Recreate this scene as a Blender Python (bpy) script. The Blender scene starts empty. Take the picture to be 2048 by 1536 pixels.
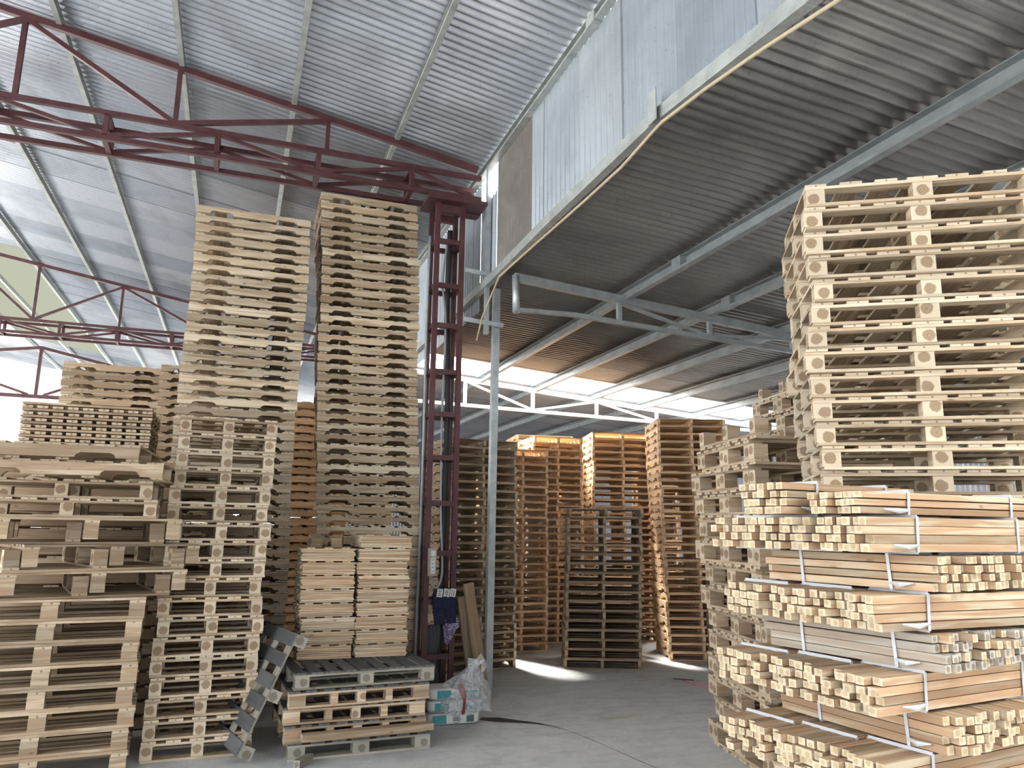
import bpy, bmesh, math, random
from mathutils import Vector, Matrix
random.seed(7)
S = bpy.context.scene
COL = S.collection
PI = math.pi
def rnd(a, b): return random.uniform(a, b)

# ------------------------------------------------------------------ node helpers
def new_mat(name):
    m = bpy.data.materials.new(name); m.use_nodes = True
    nt = m.node_tree; nt.nodes.clear()
    out = nt.nodes.new('ShaderNodeOutputMaterial')
    b = nt.nodes.new('ShaderNodeBsdfPrincipled')
    nt.links.new(b.outputs[0], out.inputs[0])
    return m, nt, b
class G:
    """tiny node graph helper"""
    def __init__(s, nt): s.nt = nt
    def n(s, t, **k):
        x = s.nt.nodes.new(t)
        for a, v in k.items(): setattr(x, a, v)
        return x
    def put(s, sock, v):
        if hasattr(v, 'links') or isinstance(v, bpy.types.NodeSocket): s.nt.links.new(v, sock)
        else: sock.default_value = v
    def math(s, op, a, b=0.0, c=None, clamp=False):
        x = s.n('ShaderNodeMath', operation=op); x.use_clamp = clamp
        s.put(x.inputs[0], a); s.put(x.inputs[1], b)
        if c is not None: s.put(x.inputs[2], c)
        return x.outputs[0]
    def vec(s, x, y, z):
        c = s.n('ShaderNodeCombineXYZ')
        s.put(c.inputs[0], x); s.put(c.inputs[1], y); s.put(c.inputs[2], z); return c.outputs[0]
    def noise(s, v, scale=1.0, detail=3.0, dist=0.0, rough=.5):
        x = s.n('ShaderNodeTexNoise'); s.put(x.inputs['Vector'], v)
        x.inputs['Scale'].default_value = scale; x.inputs['Detail'].default_value = detail
        x.inputs['Distortion'].default_value = dist; x.inputs['Roughness'].default_value = rough
        return x.outputs['Fac']
    def ramp(s, f, stops, interp='LINEAR'):
        x = s.n('ShaderNodeValToRGB'); e = x.color_ramp.elements; x.color_ramp.interpolation = interp
        while len(e) < len(stops): e.new(.5)
        for i, (p, c) in enumerate(stops):
            e[i].position = p; e[i].color = (c[0], c[1], c[2], 1) if isinstance(c, tuple) else (c, c, c, 1)
        s.put(x.inputs[0], f); return x.outputs[0]
    def mix(s, f, a, b, mode='MIX'):
        x = s.n('ShaderNodeMix', data_type='RGBA', blend_type=mode)
        s.put(x.inputs[0], f)
        for i, v in ((6, a), (7, b)):
            if isinstance(v, tuple): v = (v[0], v[1], v[2], 1)
            s.put(x.inputs[i], v)
        return x.outputs[2]
    def bump(s, bsdf, h, st=.3, d=.01):
        x = s.n('ShaderNodeBump'); x.inputs['Strength'].default_value = st; x.inputs['Distance'].default_value = d
        s.put(x.inputs['Height'], h); s.nt.links.new(x.outputs[0], bsdf.inputs['Normal'])

def wood_side(name, light, tan, dark, tanamt=.5, rough=.75):
    m, nt, b = new_mat(name); g = G(nt)
    uv = g.n('ShaderNodeUVMap'); sp = g.n('ShaderNodeSeparateXYZ'); nt.links.new(uv.outputs[0], sp.inputs[0])
    isl = g.n('ShaderNodeNewGeometry').outputs['Random Per Island']
    ob = g.n('ShaderNodeObjectInfo').outputs['Random']
    seed = g.math('MULTIPLY_ADD', isl, 57.0, g.math('MULTIPLY', ob, 31.0))
    u, v = sp.outputs[0], sp.outputs[1]
    fine = g.noise(g.vec(g.math('MULTIPLY', u, 2.2), g.math('MULTIPLY', v, 55.0), seed), 1.6, 4, .4)
    broad = g.noise(g.vec(g.math('MULTIPLY', u, 1.1), g.math('MULTIPLY', v, 14.0), g.math('ADD', seed, 9.3)), 1.3, 2, .8)
    thr = g.math('MULTIPLY_ADD', isl, .34, .5 - .28 * tanamt - .12)
    heart = g.math('MULTIPLY', g.math('SUBTRACT', broad, thr), 9.0, clamp=True)
    r2 = g.math('FRACT', g.math('MULTIPLY', seed, 7.13))
    base = g.mix(g.math('MULTIPLY', r2, .45), light, tan)
    c = g.mix(g.math('MULTIPLY', heart, .92), base, tan)
    streak = g.math('MULTIPLY', g.math('SUBTRACT', fine, .52), 3.2, clamp=True)
    c = g.mix(g.math('MULTIPLY', streak, .7), c, dark)
    kn = g.n('ShaderNodeTexVoronoi'); kn.feature = 'F1'
    g.put(kn.inputs['Vector'], g.vec(g.math('MULTIPLY', u, 4.0), g.math('MULTIPLY', v, 9.0), seed)); kn.inputs['Scale'].default_value = 1.0
    knot = g.math('MULTIPLY', g.math('SUBTRACT', .1, kn.outputs['Distance']), 16.0, clamp=True)
    c = g.mix(g.math('MULTIPLY', knot, .8), c, dark)
    vb = g.math('MULTIPLY_ADD', g.math('FRACT', g.math('MULTIPLY', seed, 3.31)), .50, .68)
    hs = g.n('ShaderNodeHueSaturation'); g.put(hs.inputs['Color'], c); g.put(hs.inputs['Value'], vb)
    nt.links.new(hs.outputs[0], b.inputs['Base Color'])
    b.inputs['Roughness'].default_value = rough
    b.inputs['Specular IOR Level'].default_value = .25
    g.bump(b, fine, .25, .004)
    return m
def wood_end(name, light, ring, dark):
    m, nt, b = new_mat(name); g = G(nt)
    uv = g.n('ShaderNodeUVMap'); sp = g.n('ShaderNodeSeparateXYZ'); nt.links.new(uv.outputs[0], sp.inputs[0])
    isl = g.n('ShaderNodeNewGeometry').outputs['Random Per Island']
    ob = g.n('ShaderNodeObjectInfo').outputs['Random']
    seed = g.math('MULTIPLY_ADD', isl, 57.0, g.math('MULTIPLY', ob, 31.0))
    ox = g.math('MULTIPLY', g.math('SUBTRACT', g.math('FRACT', g.math('MULTIPLY', seed, 3.7)), .5), .75)
    oy = g.math('MULTIPLY', g.math('SUBTRACT', g.math('FRACT', g.math('MULTIPLY', seed, 5.9)), .5), .75)
    dx = g.math('SUBTRACT', sp.outputs[0], ox); dy = g.math('SUBTRACT', sp.outputs[1], oy)
    wob = g.noise(g.vec(sp.outputs[0], sp.outputs[1], seed), 1.4, 3)
    r = g.math('SQRT', g.math('ADD', g.math('MULTIPLY', dx, dx), g.math('MULTIPLY', dy, dy)))
    r = g.math('MULTIPLY_ADD', wob, .5, r)
    rings = g.math('MULTIPLY_ADD', g.math('SINE', g.math('MULTIPLY', r, 26.0)), .5, .5)
    heart = g.math('MULTIPLY', g.math('SUBTRACT', 1.06, r), 10.0, clamp=True)
    c = g.mix(g.math('MULTIPLY', heart, .95), light, ring)
    c = g.mix(g.math('MULTIPLY', rings, g.math('MULTIPLY_ADD', heart, .5, .05)), c, dark)
    pith = g.math('MULTIPLY', g.math('SUBTRACT', .36, r), 8.0, clamp=True)
    c = g.mix(g.math('MULTIPLY', pith, .6), c, dark)
    r2 = g.math('FRACT', g.math('MULTIPLY', seed, 11.1))
    hs = g.n('ShaderNodeHueSaturation'); g.put(hs.inputs['Color'], c); g.put(hs.inputs['Value'], g.math('MULTIPLY_ADD', r2, .25, .84))
    nt.links.new(hs.outputs[0], b.inputs['Base Color'])
    b.inputs['Roughness'].default_value = .85; b.inputs['Specular IOR Level'].default_value = .2
    return m
def tone(key, light, tan, dark, amt=.5):
    ring = tuple(c * .82 for c in tan)
    return [wood_side('wood_' + key, light, tan, dark, amt), wood_end('wood_end_' + key, light, ring, dark)]
T = {
 'pale':   tone('pale', (.63, .535, .40), (.45, .33, .215), (.17, .11, .065), .42),
 'tan':    tone('tan', (.58, .475, .345), (.41, .29, .185), (.19, .12, .075), .6),
 'orange': tone('orange', (.80, .58, .38), (.68, .43, .24), (.27, .13, .06), .55),
 'brown':  tone('brown', (.34, .26, .18), (.25, .175, .11), (.11, .075, .05), .6),
 'grey':   tone('grey', (.36, .34, .29), (.28, .25, .20), (.12, .11, .09), .5),
 'slate':  tone('slate', (.13, .135, .135), (.10, .10, .10), (.05, .05, .05), .5),
 'stick':  tone('stick', (.62, .525, .38), (.50, .32, .19), (.33, .21, .12), .55),
 'greystick': tone('greystick', (.50, .47, .42), (.42, .34, .26), (.2, .16, .12), .5),
}
T['stick'][1] = wood_end('wood_end_stickcut', (.66, .56, .40), (.58, .45, .28), (.40, .27, .15))
def simple(name, col, rough=.6, metal=0.0, noise=None, nscale=8.0, bump=0, spec=.5):
    m, nt, b = new_mat(name); g = G(nt)
    b.inputs['Roughness'].default_value = rough; b.inputs['Metallic'].default_value = metal
    b.inputs['Specular IOR Level'].default_value = spec
    if noise:
        tc = g.n('ShaderNodeTexCoord').outputs['Object']
        f = g.noise(tc, nscale, 5, .3, .6)
        c = g.mix(g.ramp(f, [(.35, 0.0), (.68, 1.0)]), col, noise)
        nt.links.new(c, b.inputs['Base Color'])
        if bump: g.bump(b, f, bump, .004)
    else: b.inputs['Base Color'].default_value = (*col, 1)
    return m
RED = simple('red_oxide_paint', (.060, .016, .021), .5, 0, (.10, .036, .038), 5, .15)
GALV = simple('galvanised_steel', (.50, .54, .56), .42, .55, (.34, .38, .40), 9)
GREYST = simple('grey_painted_steel', (.33, .36, .37), .5, .3, (.24, .26, .27), 6)
WHITEST = simple('white_painted_steel', (.86, .88, .90), .5, 0, (.72, .74, .78), 5)
PURL = simple('purlin_steel', (.40, .425, .41), .5, .2, (.27, .29, .28), 7)
DARK = simple('dark_rubber', (.02, .02, .022), .6)
CABLE = simple('grey_cable', (.32, .33, .34), .5)

def sheet_mat(name, ca, cb, dirt, metal=.35, rough=.45, axis='Y', w=.85, dirtamt=.5):
    """corrugated sheet: each sheet slightly different, dirt stains and specks"""
    m, nt, b = new_mat(name); g = G(nt)
    tc = g.n('ShaderNodeTexCoord').outputs['Object']; sp = g.n('ShaderNodeSeparateXYZ'); nt.links.new(tc, sp.inputs[0])
    a = sp.outputs['XYZ'.index(axis)]; o = sp.outputs['XZX'['XYZ'.index(axis)] == 'X' and 0 or 2]
    cell = g.math('FLOOR', g.math('DIVIDE', a, w))
    wn = g.n('ShaderNodeTexWhiteNoise', noise_dimensions='1D'); g.put(wn.inputs['W'], cell)
    c = g.mix(wn.outputs['Value'], ca, cb)
    st = g.noise(tc, 1.1, 5, .6, .6)
    c = g.mix(g.math('MULTIPLY', g.ramp(st, [(.45, 0.0), (.75, 1.0)]), dirtamt), c, dirt)
    fine = g.noise(tc, 38.0, 2)
    c = g.mix(g.math('MULTIPLY', g.ramp(fine, [(.66, 0.0), (.74, 1.0)]), .5), c, dirt)
    edge = g.math('FRACT', g.math('DIVIDE', a, w))
    e = g.math('LESS_THAN', edge, .018)
    c = g.mix(g.math('MULTIPLY', e, .5), c, (.05, .05, .055))
    nt.links.new(c, b.inputs['Base Color'])
    b.inputs['Metallic'].default_value = metal; b.inputs['Roughness'].default_value = rough
    return m
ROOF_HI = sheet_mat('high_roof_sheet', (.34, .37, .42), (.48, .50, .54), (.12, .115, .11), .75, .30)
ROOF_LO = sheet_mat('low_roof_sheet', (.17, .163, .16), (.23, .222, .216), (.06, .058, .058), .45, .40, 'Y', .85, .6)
ROOF_FAR = sheet_mat('far_roof_sheet', (.34, .36, .40), (.42, .44, .48), (.2, .2, .22), .2, .6)
WALL_A = sheet_mat('wall_sheet_clean', (.36, .41, .46), (.47, .51, .54), (.20, .21, .22), .6, .36, 'Y', .8, .5)
WALL_B = sheet_mat('wall_sheet_dirty', (.13, .118, .105), (.16, .145, .13), (.36, .34, .31), .1, .7, 'Y', 9, .5)
WALL_C = sheet_mat('wall_sheet_blue', (.36, .40, .44), (.42, .46, .50), (.24, .26, .28), .3, .5, 'Y', .8, .5)

def translucent(name, col, mixt=.5):
    m = bpy.data.materials.new(name); m.use_nodes = True; nt = m.node_tree; nt.nodes.clear()
    o = nt.nodes.new('ShaderNodeOutputMaterial'); a = nt.nodes.new('ShaderNodeBsdfTranslucent'); t = nt.nodes.new('ShaderNodeBsdfTransparent')
    a.inputs[0].default_value = (*col, 1); t.inputs[0].default_value = (*col, 1)
    x = nt.nodes.new('ShaderNodeMixShader'); x.inputs[0].default_value = mixt
    nt.links.new(a.outputs[0], x.inputs[1]); nt.links.new(t.outputs[0], x.inputs[2]); nt.links.new(x.outputs[0], o.inputs[0])
    return m

# ------------------------------------------------------------------ mesh builder
class MB:
    def __init__(s): s.v = []; s.f = []; s.uv = []; s.mi = []
    def face(s, idx, uv, mi=0): s.f.append(idx); s.uv.append(uv); s.mi.append(mi)
    def box(s, c, d, ax=None, M=None, mi=0, ends=True, taper=None):
        """box at c of size d, grain along axis ax (0,1,2)"""
        if ax is None: ax = max(range(3), key=lambda i: d[i])
        h = [d[0] / 2, d[1] / 2, d[2] / 2]; n0 = len(s.v); P = []
        for i in range(8):
            p = Vector(((h[0] if i & 1 else -h[0]), (h[1] if i & 2 else -h[1]), (h[2] if i & 4 else -h[2])))
            P.append(p.copy())
            p = p + Vector(c)
            if M is not None: p = M @ p
            s.v.append(p)
        off = (rnd(0, 9), rnd(0, 9))
        for idx, na in (((0, 4, 6, 2), 0), ((1, 3, 7, 5), 0), ((0, 1, 5, 4), 1), ((2, 6, 7, 3), 1), ((0, 2, 3, 1), 2), ((4, 5, 7, 6), 2)):
            if na == ax:
                o = [i for i in range(3) if i != na]; mn = min(h[o[0]], h[o[1]])
                uv = [(P[i][o[0]] / mn, P[i][o[1]] / mn) for i in idx]; k = 1 if ends else 0
            else:
                o = [i for i in range(3) if i != na and i != ax][0]
                uv = [(P[i][ax] + off[0], P[i][o] + off[1] + na * .37) for i in idx]; k = 0
            s.face([n0 + i for i in idx], uv, mi * 2 + k if ends else mi)
    def bar(s, p, q, w, h, up=(0, 0, 1), mi=0, shorten=0):
        """straight bar from p to q"""
        p = Vector(p); q = Vector(q); d = q - p; L = d.length
        x = d.normalized(); u = Vector(up)
        if abs(x.dot(u)) > .98: u = Vector((0, 1, 0))
        y = u.cross(x).normalized(); z = x.cross(y)
        M = Matrix.Translation((p + q) / 2) @ Matrix((x, y, z)).transposed().to_4x4()
        s.box((0, 0, 0), (L - shorten, w, h), 0, M, mi, ends=False)
    def prism(s, prof, y0, y1, mi=0):
        """profile in XZ extruded along Y, grain along X"""
        n = len(prof); n0 = len(s.v); off = (rnd(0, 9), rnd(0, 9))
        for y in (y0, y1):
            for x, z in prof: s.v.append(Vector((x, y, z)))
        s.face([n0 + i for i in range(n)], [(x + off[0], z + off[1]) for x, z in prof], mi * 2)
        s.face([n0 + n + i for i in reversed(range(n))], [(prof[i][0] + off[0], prof[i][1] + off[1] + .4) for i in reversed(range(n))], mi * 2)
        for i in range(n):
            j = (i + 1) % n; a, b = prof[i], prof[j]
            vert = abs(a[0] - b[0]) < 1e-6
            if vert: uv = [(-.4, a[1] * 20), (.4, a[1] * 20), (.4, b[1] * 20), (-.4, b[1] * 20)]
            else: uv = [(a[0] + off[0], .2), (a[0] + off[0], .2 + y1 - y0), (b[0] + off[0], .2 + y1 - y0), (b[0] + off[0], .2)]
            s.face([n0 + i, n0 + n + i, n0 + n + j, n0 + j], uv, mi * 2 + (1 if vert else 0))
    def tube(s, pts, r, n=8, mi=0, closed=True):
        pts = [Vector(p) for p in pts]; n0 = len(s.v); prev = None
        for k, p in enumerate(pts):
            t = (pts[min(k + 1, len(pts) - 1)] - pts[max(k - 1, 0)]).normalized()
            u = Vector((0, 0, 1)) if abs(t.z) < .9 else Vector((0, 1, 0))
            if prev is None: a = t.cross(u).normalized()
            else: a = (prev - t * prev.dot(t)).normalized()
            prev = a; b = t.cross(a); rr = r[k] if isinstance(r, (list, tuple)) else r
            for i in range(n):
                an = 2 * PI * i / n; s.v.append(p + (a * math.cos(an) + b * math.sin(an)) * rr)
        for k in range(len(pts) - 1):
            for i in range(n):
                j = (i + 1) % n
                s.face([n0 + k * n + i, n0 + k * n + j, n0 + (k + 1) * n + j, n0 + (k + 1) * n + i], [(k, i / n), (k, (i + 1) / n), (k + 1, (i + 1) / n), (k + 1, i / n)], mi)
        if closed:
            s.face([n0 + i for i in reversed(range(n))], [(0, 0)] * n, mi)
            s.face([n0 + (len(pts) - 1) * n + i for i in range(n)], [(0, 0)] * n, mi)
    def mesh(s, name, mats, smooth=False):
        me = bpy.data.meshes.new(name); me.from_pydata([tuple(v) for v in s.v], [], s.f)
        uvl = me.uv_layers.new(name='UVMap'); k = 0
        flat = []
        for uv in s.uv:
            for a in uv: flat += [a[0], a[1]]
        uvl.data.foreach_set('uv', flat)
        for m in mats: me.materials.append(m)
        me.polygons.foreach_set('material_index', s.mi)
        if smooth: me.polygons.foreach_set('use_smooth', [True] * len(me.polygons))
        me.update(); return me
def link(name, me, parent=None, loc=None, rot=None):
    o = bpy.data.objects.new(name, me); COL.objects.link(o)
    if parent: o.parent = parent
    if loc: o.location = loc
    if rot: o.rotation_euler = rot
    return o
def tag(o, label=None, cat=None, group=None, kind=None):
    if label: o['label'] = label
    if cat: o['category'] = cat
    if group: o['group'] = group
    if kind: o['kind'] = kind
    return o
def empty(name, loc=(0, 0, 0), rz=0, rot=None):
    o = bpy.data.objects.new(name, None); COL.objects.link(o); o.location = loc
    o.rotation_euler = rot if rot else (0, 0, rz); o.empty_display_size = .1; return o
ORD = ['zeroth', 'first', 'second', 'third', 'fourth', 'fifth', 'sixth', 'seventh', 'eighth', 'ninth', 'tenth', 'eleventh', 'twelfth', 'thirteenth',
       'fourteenth', 'fifteenth', 'sixteenth', 'seventeenth', 'eighteenth', 'nineteenth', 'twentieth']
def ordw(n):
    if n == 1: return 'topmost'
    if n <= 20: return ORD[n]
    tens = {2: 'twenty', 3: 'thirty', 4: 'forty', 5: 'fifty', 6: 'sixty'}[n // 10]
    if n % 10 == 0: return tens[:-1] + 'ieth'
    return tens + '-' + ORD[n % 10]

# ------------------------------------------------------------------ pallet kinds
# every kind returns a list of (part name, mesh, local location); local frame: -Y is the front, X runs along it, z=0 bottom
def notch_profile(L, z0, h, notches, nh, nw):
    pts = [(-L / 2, z0)]
    for c in notches:
        a = nw / 2
        pts += [(c - a, z0), (c - a + .008, z0 + nh * .55), (c - a + .035, z0 + nh), (c + a - .035, z0 + nh), (c + a - .008, z0 + nh * .55), (c + a, z0)]
    pts += [(L / 2, z0), (L / 2, z0 + h), (-L / 2, z0 + h)]
    return pts
def k_notched(L, D, h, mats, n=7, t=.017, inset=.035, side=False, nh=.42):
    """three notched stringers along X, boards along Y.  side=True turns it so the stringer ends face the front"""
    parts = []; hs = h - 2 * t
    R = Matrix.Rotation(PI / 2, 4, 'Z') if side else Matrix.Identity(4)
    def fin(mb, nm):
        if side: mb.v = [R @ v for v in mb.v]
        return mb.mesh(nm, mats)
    for y in (-D / 2 + .019, 0, D / 2 - .019):
        m = MB(); m.prism(notch_profile(L, t, hs, (-L * .285, L * .285), hs * nh, L * .20), y - .019, y + .019); parts.append(('stringer', fin(m, 'stringer')))
    m = MB(); w = L / n * .72
    for i in range(n):
        x = -L / 2 + w / 2 + (L - w) * i / (n - 1)
        m.box((x + rnd(-.006, .006), rnd(-.004, .004), h - t / 2), (w, D - 2 * inset, t * rnd(.85, 1)), 1)
    parts.append(('top_deck', fin(m, 'top_deck')))
    m = MB()
    for x in (-L / 2 + .05, -L * .12, L * .12, L / 2 - .05) if not side else (-L / 2 + .05, 0, L / 2 - .05):
        m.box((x + rnd(-.01, .01), rnd(-.006, .006), t / 2), (.085, D - 2 * inset - (0 if side else .03), t * .95), 1)
    parts.append(('bottom_deck', fin(m, 'bottom_deck')))
    return parts
def k_block(W, D, h, mats, n=7, t=.016, bw=.085, bd=.10, turn=False, runners=True, shiftx=0, slatm=None, five=False, cross=False):
    """nine blocks in three rows; slats along Y, crossboards and runners along X.  turn=True: slats run along X"""
    parts = []
    if turn: W, D = D, W
    R = Matrix.Rotation(PI / 2, 4, 'Z') if turn else Matrix.Identity(4)
    def fin(mb, nm, mm=mats):
        if turn: mb.v = [R @ v for v in mb.v]
        return mb.mesh(nm, mm)
    z0 = t if runners else 0; hb = h - z0 - 2 * t
    ys = (-D / 2 + bd / 2, 0, D / 2 - bd / 2)
    if five: xs = [(-W / 2 + .065, .13), (-W * .19, .055), (0, .07), (W * .20, .055), (W / 2 - .065, .13)]
    else: xs = [(-W / 2 + bw / 2, bw), (0, bw), (W / 2 - bw / 2, bw)]
    for y in ys:
        for k, (x, w) in enumerate(xs):
            m = MB(); m.box((x + (0 if five else rnd(-.006, .006)) + shiftx, y + rnd(0, .008), z0 + hb / 2), (w, bd, hb - .0004), 0 if (five and k != 2) else 1)
            parts.append(('block', fin(m, 'block')))
        m = MB(); m.box((0, y, z0 + hb + t / 2), (W, bd, t - .0004), 0); parts.append(('crossboard', fin(m, 'crossboard')))
        if runners and not cross:
            m = MB(); m.box((rnd(-.004, .004), y, t / 2), (W, bd, t - .0004), 0); parts.append(('runner', fin(m, 'runner')))
    if cross:
        for x, w in xs:
            m = MB(); m.box((x, rnd(-.004, .004), t / 2), (w, D, t - .0004), 1); parts.append(('runner', fin(m, 'runner')))
    m = MB(); w = W / n * .66
    for i in range(n):
        x = -W / 2 + w / 2 + (W - w) * i / (n - 1)
        m.box((x + rnd(-.008, .008) * (0 < i < n - 1), rnd(-.005, .005), h - t / 2), (w * (1.35 if i == n // 2 and n > 6 and not five else 1), D, t * rnd(.85, .99)), 1)
    parts.append(('top_deck', fin(m, 'top_deck', slatm or mats)))
    return parts
def flip(parts, h):
    """the same pallet turned upside down"""
    M = Matrix.Translation((0, 0, h)) @ Matrix.Rotation(PI, 4, 'X'); out = []
    for nm, me in parts:
        q = me.copy(); q.transform(M); out.append((nm, q))
    return out
def k_panel(W, D, h, mats):
    """thin deck panel: cross slats over long boards"""
    t = h / 2; m = MB()
    for y in (-D / 2 + .05, -D / 6, D / 6, D / 2 - .05): m.box((0, y, h - t * .5), (W, .1, t * .7), 0)
    a = [('long_boards', m.mesh('long_boards', mats))]
    m = MB(); n = 9
    for i in range(n): m.box((-W / 2 + .05 + (W - .1) * i / (n - 1) + rnd(-.006, .006), rnd(-.01, .0), t * .42), (W / n * .72, D * .98, t * .8), 1)
    a.append(('cross_slats', m.mesh('cross_slats', mats)))
    return a

COUNT = {}
def place(kind, loc, rot, label, group, cat='pallet', name='pallet'):
    e = empty(name, loc, rot=rot); tag(e, label, cat, group)
    for nm, me in kind: link(nm, me, e)
    return e
def stack(name, variants, n, h, base, yaw, group, lab, lean=(0, 0), jit=.012, jrot=.6, wave=0, z0=0, top_n=None, first=0, tilt=0, where=''):
    """n pallets on top of each other; base is the middle of the footprint"""
    for i in range(first, n):
        f = i / max(1, n - 1)
        dx = lean[0] * f + rnd(-jit, jit) + wave * math.sin(f * 9.0); dy = lean[1] * f + rnd(-jit, jit) * .6
        c, s_ = math.cos(math.radians(yaw)), math.sin(math.radians(yaw))
        x = base[0] + dx * c - dy * s_; y = base[1] + dx * s_ + dy * c
        k = variants[random.randrange(len(variants))]
        place(k, (x, y, z0 + i * (h + .0006)), (0, math.radians(tilt), math.radians(yaw + rnd(-jrot, jrot))), lab.format(ordw(n - i)), group, name=name)
def cornerpos(L, yaw, W, D):
    """middle of the footprint from its front-left corner"""
    a = math.radians(yaw); return (L[0] + math.cos(a) * W / 2 - math.sin(a) * D / 2, L[1] + math.sin(a) * W / 2 + math.cos(a) * D / 2)

# ------------------------------------------------------------------ SETTING
SL = .163; XW = 2.65; ZE = 6.18                      # high roof: slope, wall plane, eave height
def zh(x): return ZE - SL * (x - XW)
SLL = .0772; ZB = 4.676
def zl(x): return ZB - SLL * (x - XW)
def corr(name, O, A, B, lenA, lenB, pitch, amp, mat, kind='structure', nA=2):
    O = Vector(O); A = Vector(A).normalized(); B = Vector(B).normalized(); N = A.cross(B)
    nb = max(2, int(lenB / pitch * 8)); vs = []; fs = []
    for i in range(nb + 1):
        b = lenB * i / nb; h = amp * math.sin(2 * PI * b / pitch)
        for j in range(nA): vs.append(O + A * (lenA * j / (nA - 1)) + B * b + N * h)
    for i in range(nb):
        for j in range(nA - 1):
            k = i * nA + j; fs.append((k, k + 1, k + nA + 1, k + nA))
    me = bpy.data.meshes.new(name); me.from_pydata([tuple(v) for v in vs], [], fs); me.materials.append(mat)
    me.polygons.foreach_set('use_smooth', [True] * len(fs)); me.update()
    o = link(name, me); o['kind'] = kind; return o
hx = (1, 0, -SL); hl = math.sqrt(1 + SL * SL)
def hi_patch(x0, x1, y0, y1, mat=ROOF_HI): return corr('ceiling', (x0, y0, zh(x0) + .03), hx, (0, 1, 0), (x1 - x0) * hl, y1 - y0, .105, .027, mat)
hi_patch(-12, 2.62, -8, 17.4); hi_patch(-3.25, 2.62, 17.4, 34); hi_patch(-12, -3.25, 28.0, 34); hi_patch(-20, 2.62, 34, 54, sheet_mat('white_roof_sheet', (.75, .77, .80), (.82, .83, .84), (.5, .5, .5), .1, .6)); hi_patch(-12, -7.0, 17.4, 28)
GREEN = translucent('green_translucent_sheet', (.0165, .0180, .0150), .0)
hi_patch(-4.45, -3.25, 17.4, 28, ROOF_HI)
g_ = hi_patch(-7.0, -4.45, 17.4, 28.0, GREEN)
lx = (1, 0, -SLL); ll = math.sqrt(1 + SLL * SLL)
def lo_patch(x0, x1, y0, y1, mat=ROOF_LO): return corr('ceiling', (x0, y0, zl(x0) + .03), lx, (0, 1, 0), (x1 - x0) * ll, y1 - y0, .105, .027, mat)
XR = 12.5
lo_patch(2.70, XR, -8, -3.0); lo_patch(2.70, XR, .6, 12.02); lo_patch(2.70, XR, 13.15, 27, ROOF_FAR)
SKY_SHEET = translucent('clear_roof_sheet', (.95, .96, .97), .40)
lo_patch(2.70, 8.0, -3.0, .6, translucent('added_skylight_sheet', (.7, .71, .72), .1)); lo_patch(8.0, XR, -3.0, .6)  # unseen skylight overhead, added to brighten the low bay's floor and stacks
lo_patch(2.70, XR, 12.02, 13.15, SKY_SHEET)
# side walls and unseen walls added behind the viewer to block daylight, so the low bay is dim as in the photograph
def slab(name, c, d, mat, kind='structure'):
    m = MB(); m.box(c, d, 0, ends=False); o = link(name, m.mesh(name, [mat])); o['kind'] = kind; return o
corr('wall_east', (XR, -8, 0), (0, 0, 1), (0, 1, 0), 4.1, 35, .105, .014, ROOF_FAR)
corr('wall_north', (2.65, 27, 0), (0, 0, 1), (1, 0, 0), 4.6, 9.85, .105, .014, ROOF_FAR)
corr('wall_south_blocker', (5.2, -8, 0), (0, 0, 1), (1, 0, 0), 4.5, 7.3, .105, .014, ROOF_FAR)
corr('wall_south_blocker', (2.65, -8, 2.4), (0, 0, 1), (1, 0, 0), 2.3, 2.5, .105, .014, ROOF_FAR)
corr('wall_south_blocker', (-12, -8, 3.6), (0, 0, 1), (1, 0, 0), 5.2, 17.2, .105, .014, ROOF_FAR)  # lintel added over the open high bay to cut sky light on its roof
# hanging sheet wall between the two roofs
def wallp(y0, y1, mat, z0=4.72, z1=6.10): return corr('wall_center', (XW, y0, z0), (0, 0, 1), (0, 1, 0), z1 - z0, y1 - y0, .105, .016, mat)

def wall_low(y): return 4.63 if y > 4.25 else (4.49 + .14 * (y - 2.7) / 1.55 if y > 2.7 else 4.49 + (y - 2.7) * .049)
wa = wallp(-8, 6.72, WALL_A, 4.4)
for v in wa.data.vertices:
    if v.co.z < 5: v.co.z = wall_low(v.co.y)
wallp(6.74, 7.86, WALL_B, 4.62); wallp(7.88, 8.5, WALL_C, 4.6, 5.72); wallp(8.5, 27, WALL_C, 4.4, 6.08)

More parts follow.
